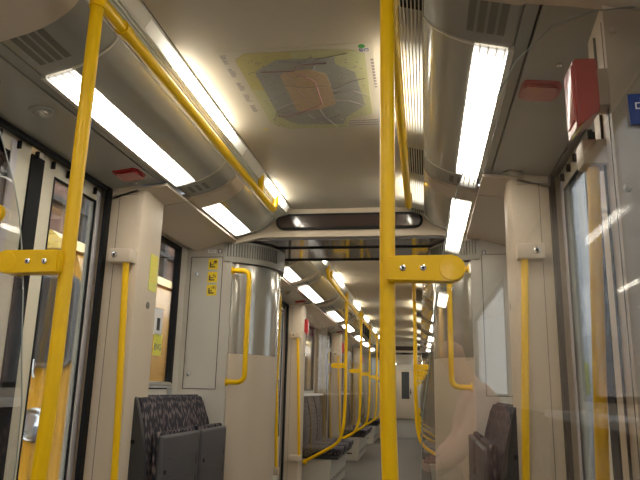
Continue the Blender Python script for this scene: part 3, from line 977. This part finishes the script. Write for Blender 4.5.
# ============================================================ CAR TWO
CAR = CAR2
floor(4.5, 15.6)
ceiling(4.5, 15.6)
for s in (-1, 1):
    grey_panel(s, 4.5, 4.82, False)
    lamp(s, 4.82, .60, 'short white fluorescent light on the %s just beyond the first gangway' % SN[s])
seat_bay(4.50, 5.46)
for s in (-1, 1): portal_handle(s, 4.56, -1, 'bowed yellow handle on the far side of the first gangway, %s side' % SN[s])
bays = [(5.50, 'first doors of the second car'), (9.00, 'second doors of the second car'), (12.50, 'third doors of the second car')]
whr = ['past the first doors of the second car', 'past the second doors of the second car', '']
for i, (Y, w) in enumerate(bays):
    door_bay(Y, w, arch_len=(.06, .10), red_far=True)
    ya = Y + 1.58; yb = bays[i + 1][0] - .06 if i < 2 else 15.6
    if i < 2:
        seat_bay(Y + 1.49, bays[i + 1][0] - .04)
        pass
        for s in (-1, 1):
            grey_panel(s, ya, Y + 2.15, False)
            lamp(s, Y + 2.15, 1.08, 'long white light over the %s-hand seats %s' % (SN[s], whr[i]))
            grey_panel(s, Y + 3.24, yb, False)
        bench(Y + 1.62, Y + 3.22, whr[i])
        ceiling_rail(-1, Y + .02, Y + 3.30, [Y + .2], 'yellow ceiling rail on the left %s' % whr[i])
        ceiling_rail(1, Y + .02, Y + 3.30, [Y + .2], 'yellow ceiling rail on the right %s' % whr[i])
    else:
        seat_bay(Y + 1.49, 15.6)
        for s in (-1, 1): lamp(s, Y + 2.15, .60, 'short white fluorescent light on the %s at the far end of the second car' % SN[s])
        bench(Y + 1.62, Y + 2.99, 'at the far end of the second car')
    for s in (-1, 1):
        sd = SN[s]
        if i > 0:
            pole(s, Y - .09, 'yellow pole on the %s just before the %s' % (sd, w))
            screen(s, Y - .083, 'glass screen on the %s just before the %s' % (sd, w))
        pole(s, Y + 1.54, 'yellow pole on the %s just past the %s' % (sd, w))
        screen(s, Y + 1.547, 'glass screen on the %s just past the %s' % (sd, w))
# wheelchair sticker on a left-hand wall of car two
o = MB().box(-.001, .001, -.09, .09, -.06, .06).build('sign_backing', 'bluesign')
root = put(empty('wheelchair_sticker'), (-.80, 8.85, 1.40)); o.parent = root
b = MB(); b.tube([(.0015, .03 * cos(t), -.015 + .03 * sin(t)) for t in [2 * pi * k / 14 for k in range(12)]], .003, 4); b.box(.001, .0025, -.02, -.012, -.01, .045)
b.build('wheelchair_mark', 'white', root)
tag(root, 'small blue wheelchair sticker on a left wall in the second car', 'sticker')

# hanging straps on the left rail of car two
st = []
for k in range(4):
    y = 9.35 + k * .32
    if not st:
        r = empty('hanging_strap')
        MB().box(-.012, .012, -.0025, .0025, -.15, .02).build('strap', 'black', r)
        MB().tube([(.03 * cos(t), 0, -.18 + .03 * sin(t)) for t in [2 * pi * q / 16 for q in range(17)]], .005, 6).build('grip', 'black', r)
        st.append(r); o = r
    else: o = copy_tree(st[0])
    put(o, (-.378, y, 2.065)); tag(o, 'black hanging strap on the left ceiling rail of the second car', 'strap', 'hanging straps in the second car')
gangway(15.6, 16.35, 'second')
display(15.6, -1, 'dark display strip above the far gangway at the end of the second car')

# ============================================================ CAR THREE
CAR = CAR3
floor(16.35, 27.2)
ceiling(16.35, 27.2)
b3 = [(17.35, 'first doors of the third car'), (20.85, 'second doors of the third car'), (24.35, 'third doors of the third car')]
seat_bay(16.35, 17.31)
for i, (Y, w) in enumerate(b3):
    door_bay(Y, w, arch_len=(.06, .10), det=False)
    nxt = b3[i + 1][0] if i < 2 else 27.5
    seat_bay(Y + 1.49, nxt - (.04 if i < 2 else .3))
    for s in (-1, 1):
        pole(s, Y + 1.54, 'yellow pole on the %s just past the %s' % (SN[s], w))
        if i > 0: pole(s, Y - .09, 'yellow pole on the %s just before the %s' % (SN[s], w))
        lamp(s, Y + 2.0, .60 if i == 2 else 1.08, 'white light over the %s-hand seats past the %s' % (SN[s], w))
    if i < 2: bench(Y + 1.62, Y + 3.18, 'past the %s' % w)
    else: bench(Y + 1.62, Y + 2.52, 'past the %s' % w, sides=(-1, 1))
# end wall with the driver's door
ew = MB(); ew.box(-1.07, -.38, 27.2, 27.25, 0, 2.3); ew.box(.38, 1.07, 27.2, 27.25, 0, 2.3); ew.box(-.38, .38, 27.2, 27.25, 1.98, 2.3)
ew = put(struct(ew.build('wall_front_cab', 'wall', smooth=False)))
MB().box(-1.07, 1.07, 27.3, 27.35, -.05, 2.33).build('daylight_backing', 'beige_dark', ew, smooth=False)  # unseen backing added to block daylight in the gaps around the door
d = put(struct(empty('door_%d' % (doorN[0] + 1))))
lf = MB(); lf.box(-.37, -.15, 27.2, 27.23, .02, 1.97); lf.box(.17, .37, 27.2, 27.23, .02, 1.97); lf.box(-.15, .17, 27.2, 27.23, .02, .80); lf.box(-.15, .17, 27.2, 27.23, 1.9, 1.97)
lf = lf.build('door_leaf', 'beige', d, smooth=False)
MB().box(-.15, .17, 27.21, 27.22, .80, 1.9).build('door_window', 'darkglass', d, smooth=False)
hnd = MB(); hnd.box(.21, .24, 27.15, 27.2, .98, 1.22, .005); hnd.box(.19, .26, 27.16, 27.2, 1.06, 1.09, .003); hnd.build('door_handle', 'black', d)

# ============================================================ the passenger mirrored in the glass screen
def skin(name, verts, edges, radii, m, parent=None, sub=2, root_i=0):
    me = bpy.data.meshes.new(name)
    me.from_pydata(verts, edges, [])
    o = bpy.data.objects.new(name, me); C.objects.link(o)
    sk = o.modifiers.new('skin', 'SKIN'); sk.use_smooth_shade = True
    for i, r in enumerate(radii):
        me.skin_vertices[0].data[i].radius = r if isinstance(r, tuple) else (r, r)
    me.skin_vertices[0].data[root_i].use_root = True
    sd = o.modifiers.new('sub', 'SUBSURF'); sd.levels = sub; sd.render_levels = sub
    me.materials.append(M[m])
    if parent: o.parent = parent
    return o

class G:
    def __init__(self): self.v = []; self.e = []; self.r = []
    def chain(self, start, pts):
        prev = start; idx = []
        for p, r in pts:
            self.v.append(p); self.r.append(r); i = len(self.v) - 1
            if prev is not None: self.e.append((prev, i))
            prev = i; idx.append(i)
        return idx

PY = -.86
g = G()
sp_i = g.chain(None, [((.74, PY, .57), (.13, .16)), ((.755, PY, .72), (.115, .145)), ((.77, PY, .88), (.12, .16)), ((.755, PY, 1.00), (.10, .15)),
                      ((.72, PY, 1.085), .062), ((.685, PY, 1.13), .055), ((.640, PY, 1.185), (.066, .062)), ((.632, PY, 1.235), (.098, .080)), ((.636, PY, 1.29), (.100, .082)), ((.645, PY, 1.325), (.07, .065))])
for q in (-1, 1):
    # legs
    g.chain(sp_i[0], [((.62, PY + q * .10, .555), .085), ((.44, PY + q * .12, .545), .068), ((.31, PY + q * .13, .50), .058), ((.30, PY + q * .13, .30), .05), ((.32, PY + q * .13, .12), .036),
                      ((.29, PY + q * .135, .05), .035), ((.19, PY + q * .15, .035), .03)])
    a = g.chain(sp_i[3], [((.76, PY + q * .17, 1.02), .055), ((.70, PY + q * .225, .87), .042), ((.62, PY + q * .235, .76), .037), ((.53, PY + q * .17, .70), .03), ((.46, PY + q * .10, .67), .024), ((.425, PY + q * .07, .665), (.03, .018))])
    h = a[-1]
    for k in range(4):
        oy = (k - 1.5) * .018; L = [.062, .072, .068, .052][k]
        bx0 = .395; by = PY + q * .055 + oy
        g.chain(h, [((bx0, by, .663), .0095), ((bx0 - L * .5, by - q * .004, .655), .0085), ((bx0 - L * .85, by - q * .006, .635), .0075), ((bx0 - L, by - q * .006, .615), .0065)])
    g.chain(h, [((.425, PY + q * .030, .66), .0105), ((.395, PY + q * .012, .652), .009), ((.372, PY + q * .004, .642), .0075)])
person = empty('person', (-.02, 0, .05))
body = skin('body', g.v, g.e, g.r, 'skin', person)
# face
face = MB()
hc = Vector((.632, PY, 1.265))
fc = MB()
fc.prism([(.536, 1.248), (.565, 1.240), (.565, 1.29)], 'y', PY - .012, PY + .012, .004)
fc.build('nose', 'skin', person)
for q in (-1, 1):
    MB().lathe([(.002, -.011), (.009, -.007), (.012, 0), (.009, .007), (.002, .011)], (.566, PY + q * .030, 1.280), 'x', 12).build('eye', 'eye', person)
    MB().lathe([(.005, -.0125), (.005, -.0105)], (.566, PY + q * .030, 1.280), 'x', 10).build('pupil', 'blackp', person)
    MB().lathe([(.004, -.008), (.026, -.004), (.030, .002), (.020, .008)], (.645, PY + q * .078, 1.262), 'y', 14).build('ear', 'skin', person)
MB().box(.558, .578, PY - .022, PY + .022, 1.212, 1.221, .004).build('mouth', 'lips', person)
gh_ = G(); hi = gh_.chain(None, [((.625, PY, 1.335), (.05, .065)), ((.655, PY, 1.325), (.085, .088)), ((.685, PY, 1.28), (.085, .092)), ((.695, PY, 1.21), (.06, .078))])
skin('hair', gh_.v, gh_.e, gh_.r, 'hair', person)
# shirt
gs = G()
s_i = gs.chain(None, [((.74, PY, .60), (.14, .172)), ((.758, PY, .74), (.132, .162)), ((.775, PY, .90), (.138, .178)), ((.762, PY, 1.005), (.116, .165)), ((.728, PY, 1.075), .075)])
for q in (-1, 1):
    gs.chain(s_i[3], [((.76, PY + q * .175, 1.02), .068), ((.70, PY + q * .228, .87), .056), ((.62, PY + q * .238, .76), .05), ((.55, PY + q * .185, .71), .044)])
skin('shirt', gs.v, gs.e, gs.r, 'pink', person)
gt = G()
t_i = gt.chain(None, [((.74, PY, .575), (.138, .17))])
for q in (-1, 1):
    gt.chain(t_i[0], [((.62, PY + q * .10, .56), .096), ((.44, PY + q * .12, .55), .08), ((.31, PY + q * .13, .505), .07), ((.30, PY + q * .13, .30), .062), ((.32, PY + q * .13, .12), .052)])
skin('trousers', gt.v, gt.e, gt.r, 'trousers', person)
for q in (-1, 1):
    gq = G(); gq.chain(None, [((.33, PY + q * .135, .055), (.045, .042)), ((.25, PY + q * .145, .042), (.045, .036)), ((.17, PY + q * .155, .036), (.038, .03))])
    skin('shoe', gq.v, gq.e, gq.r, 'shoe', person)
tag(person, 'person in a pink shirt sitting hunched forward, mirrored in the right glass screen', 'person')
bag = empty('handbag', (.40, PY, .69))
MB().box(-.09, .09, -.13, .13, 0, .035, .015, 3).build('bag_body', 'bag', bag)
MB().tube([(.06, -.08, .03), (.10, -.05, .06), (.10, .05, .06), (.06, .08, .03)], .008, 8, fil=.03).build('bag_strap', 'bag', bag)
tag(bag, 'dark red flat handbag on the lap of the seated person', 'handbag')

# ============================================================ outside, left: a yellow train, the hall
TX = -1.95      # its near side
root = empty('yellow_train', (TX, 4.25, 0))
side = [(0, -.6), (0.02, .2), (0, 1.2), (-.05, 1.80), (-.13, 2.02), (-.30, 2.19), (-.8, 2.28), (-1.6, 2.28), (-2.10, 2.19), (-2.27, 2.02), (-2.36, 1.80), (-2.4, 1.2), (-2.42, .2), (-2.4, -.6)]
MB().prism(side, 'y', 0, 14).build('body', 'bodyyellow', root)
# rounded front cap, roof
MB().prism([(x * 1.0, z + .012) for x, z in [(-.13, 2.05), (-.30, 2.19), (-.8, 2.28), (-1.6, 2.28), (-2.10, 2.19), (-2.27, 2.05)]], 'y', -.10, 14.0).build('roof', 'roofcream', root)
def rr(x0, x1, z0, z1, r, n=5):
    out = []
    for cx, cz, a0 in ((x1 - r, z1 - r, 0), (x0 + r, z1 - r, pi / 2), (x0 + r, z0 + r, pi), (x1 - r, z0 + r, 3 * pi / 2)):
        out += [(cx + r * cos(a0 + pi / 2 * k / n), cz + r * sin(a0 + pi / 2 * k / n)) for k in range(n + 1)]
    return out
MB().prism(rr(-.66, -.075, 1.205, 1.88, .09), 'y', -.03, .0).build('front_window_frame', 'greyp', root)
MB().prism(rr(-.63, -.105, 1.235, 1.85, .07), 'y', -.035, -.03).build('front_window', 'darkglass', root)
MB().prism(rr(-.625, -.11, 1.215, 1.24, .008), 'y', -.04, -.035).build('window_trim', 'screw', root)
hl = MB().lathe([(.12, 0), (.12, -.03), (.105, -.045), (.09, -.03)], (-.31, 0, .81), 'y', 32).build('headlamp_ring', 'screw', root)
MB().lathe([(.086, -.028), (.07, -.045), (.03, -.055), (.005, -.056)], (-.31, 0, .81), 'y', 28).build('headlamp_glass', 'lensglass', hl)
MB().tube([(-.36, -.03, 1.26), (-.345, -.05, 1.17), (-.33, -.05, 1.13)], .012, 8).build('wiper_arm', 'screw', root)
for k in range(5):
    y = 4.6 + k * 1.85
    MB().prism([(y - .55, 1.1), (y + .55, 1.1), (y + .55, 1.75), (y - .55, 1.75)], 'x', -.08, .012).build('side_window', 'darkglass', root)
tag(root, 'yellow train standing outside the left-hand doors with round headlamp', 'train')

put(struct(MB().box(-14, 14, -12, 50, -1.0, -.6).build('floor', 'ballast', smooth=False)))
CAR = I4
root = empty('station_hall', (-6.2, 0, 0))
MB().box(-.4, 0, -10, 45, -.6, 5.1).build('brick_wall', 'brick', root, smooth=False)
b = MB()
for k in range(26): b.box(0, .12, -9 + k * 2.0, -8.8 + k * 2.0, -.6, 5.1)
b.build('pilasters', 'beam', root, smooth=False)
MB().box(0, .16, -10, 45, 3.3, 3.5).build('dark_beam', 'beam', root, smooth=False)
MB().box(0, .16, -10, 45, 4.3, 4.4).build('dark_beam', 'beam', root, smooth=False)
tag(root, 'brown station building with dark beams beyond the yellow train', 'building')

# outside, right: pale wall with a number plate
root = empty('platform_wall', (2.7, 0, 0))
MB().box(0, .3, -10, 40, -.6, 4.2).build('panels', 'concrete', root, smooth=False)
b = MB()
for k in range(30): b.box(-.01, 0, -9.5 + k * 1.6, -9.47 + k * 1.6, -.6, 4.2)
b.build('panel_joints', 'greyp', root, smooth=False)
tag(root, 'pale grey wall outside the right-hand doors', 'wall')

root = empty('number_plate', (2.69, 9.45, 2.27))
MB().box(-.012, 0, -.42, .55, -.36, .30).build('plate', 'plate', root, smooth=False)
text_obj('digit', '6', .62, 'greyp', root, Matrix.Translation((-.013, .10, -.02)) @ FACE_LEFT)
tag(root, 'white plate with a large grey digit on the wall outside the right doors', 'sign')
root = empty('wall_notice', (2.69, 9.9, 1.0))
MB().box(-.012, 0, -.45, .35, .12, .55).build('yellow_panel', 'ylabel', root, smooth=False)
MB().box(-.012, 0, -.45, .35, -.60, .10).build('white_panel', 'plate', root, smooth=False)
b = MB()
for k in range(4): b.box(-.014, -.012, -.38, .28, .20 + k * .08, .215 + k * .08)
b.build('print_lines', 'greyp', root, smooth=False)
tag(root, 'yellow and white notice on the wall below the number plate', 'notice')

# yellow clamp button on the left screen only
cb = MB().lathe([(.021, -.016), (.023, -.012), (.023, -.004)], (-.575, 0, 1.50), 'y').build('clamp_button', 'yellow', sg[0])
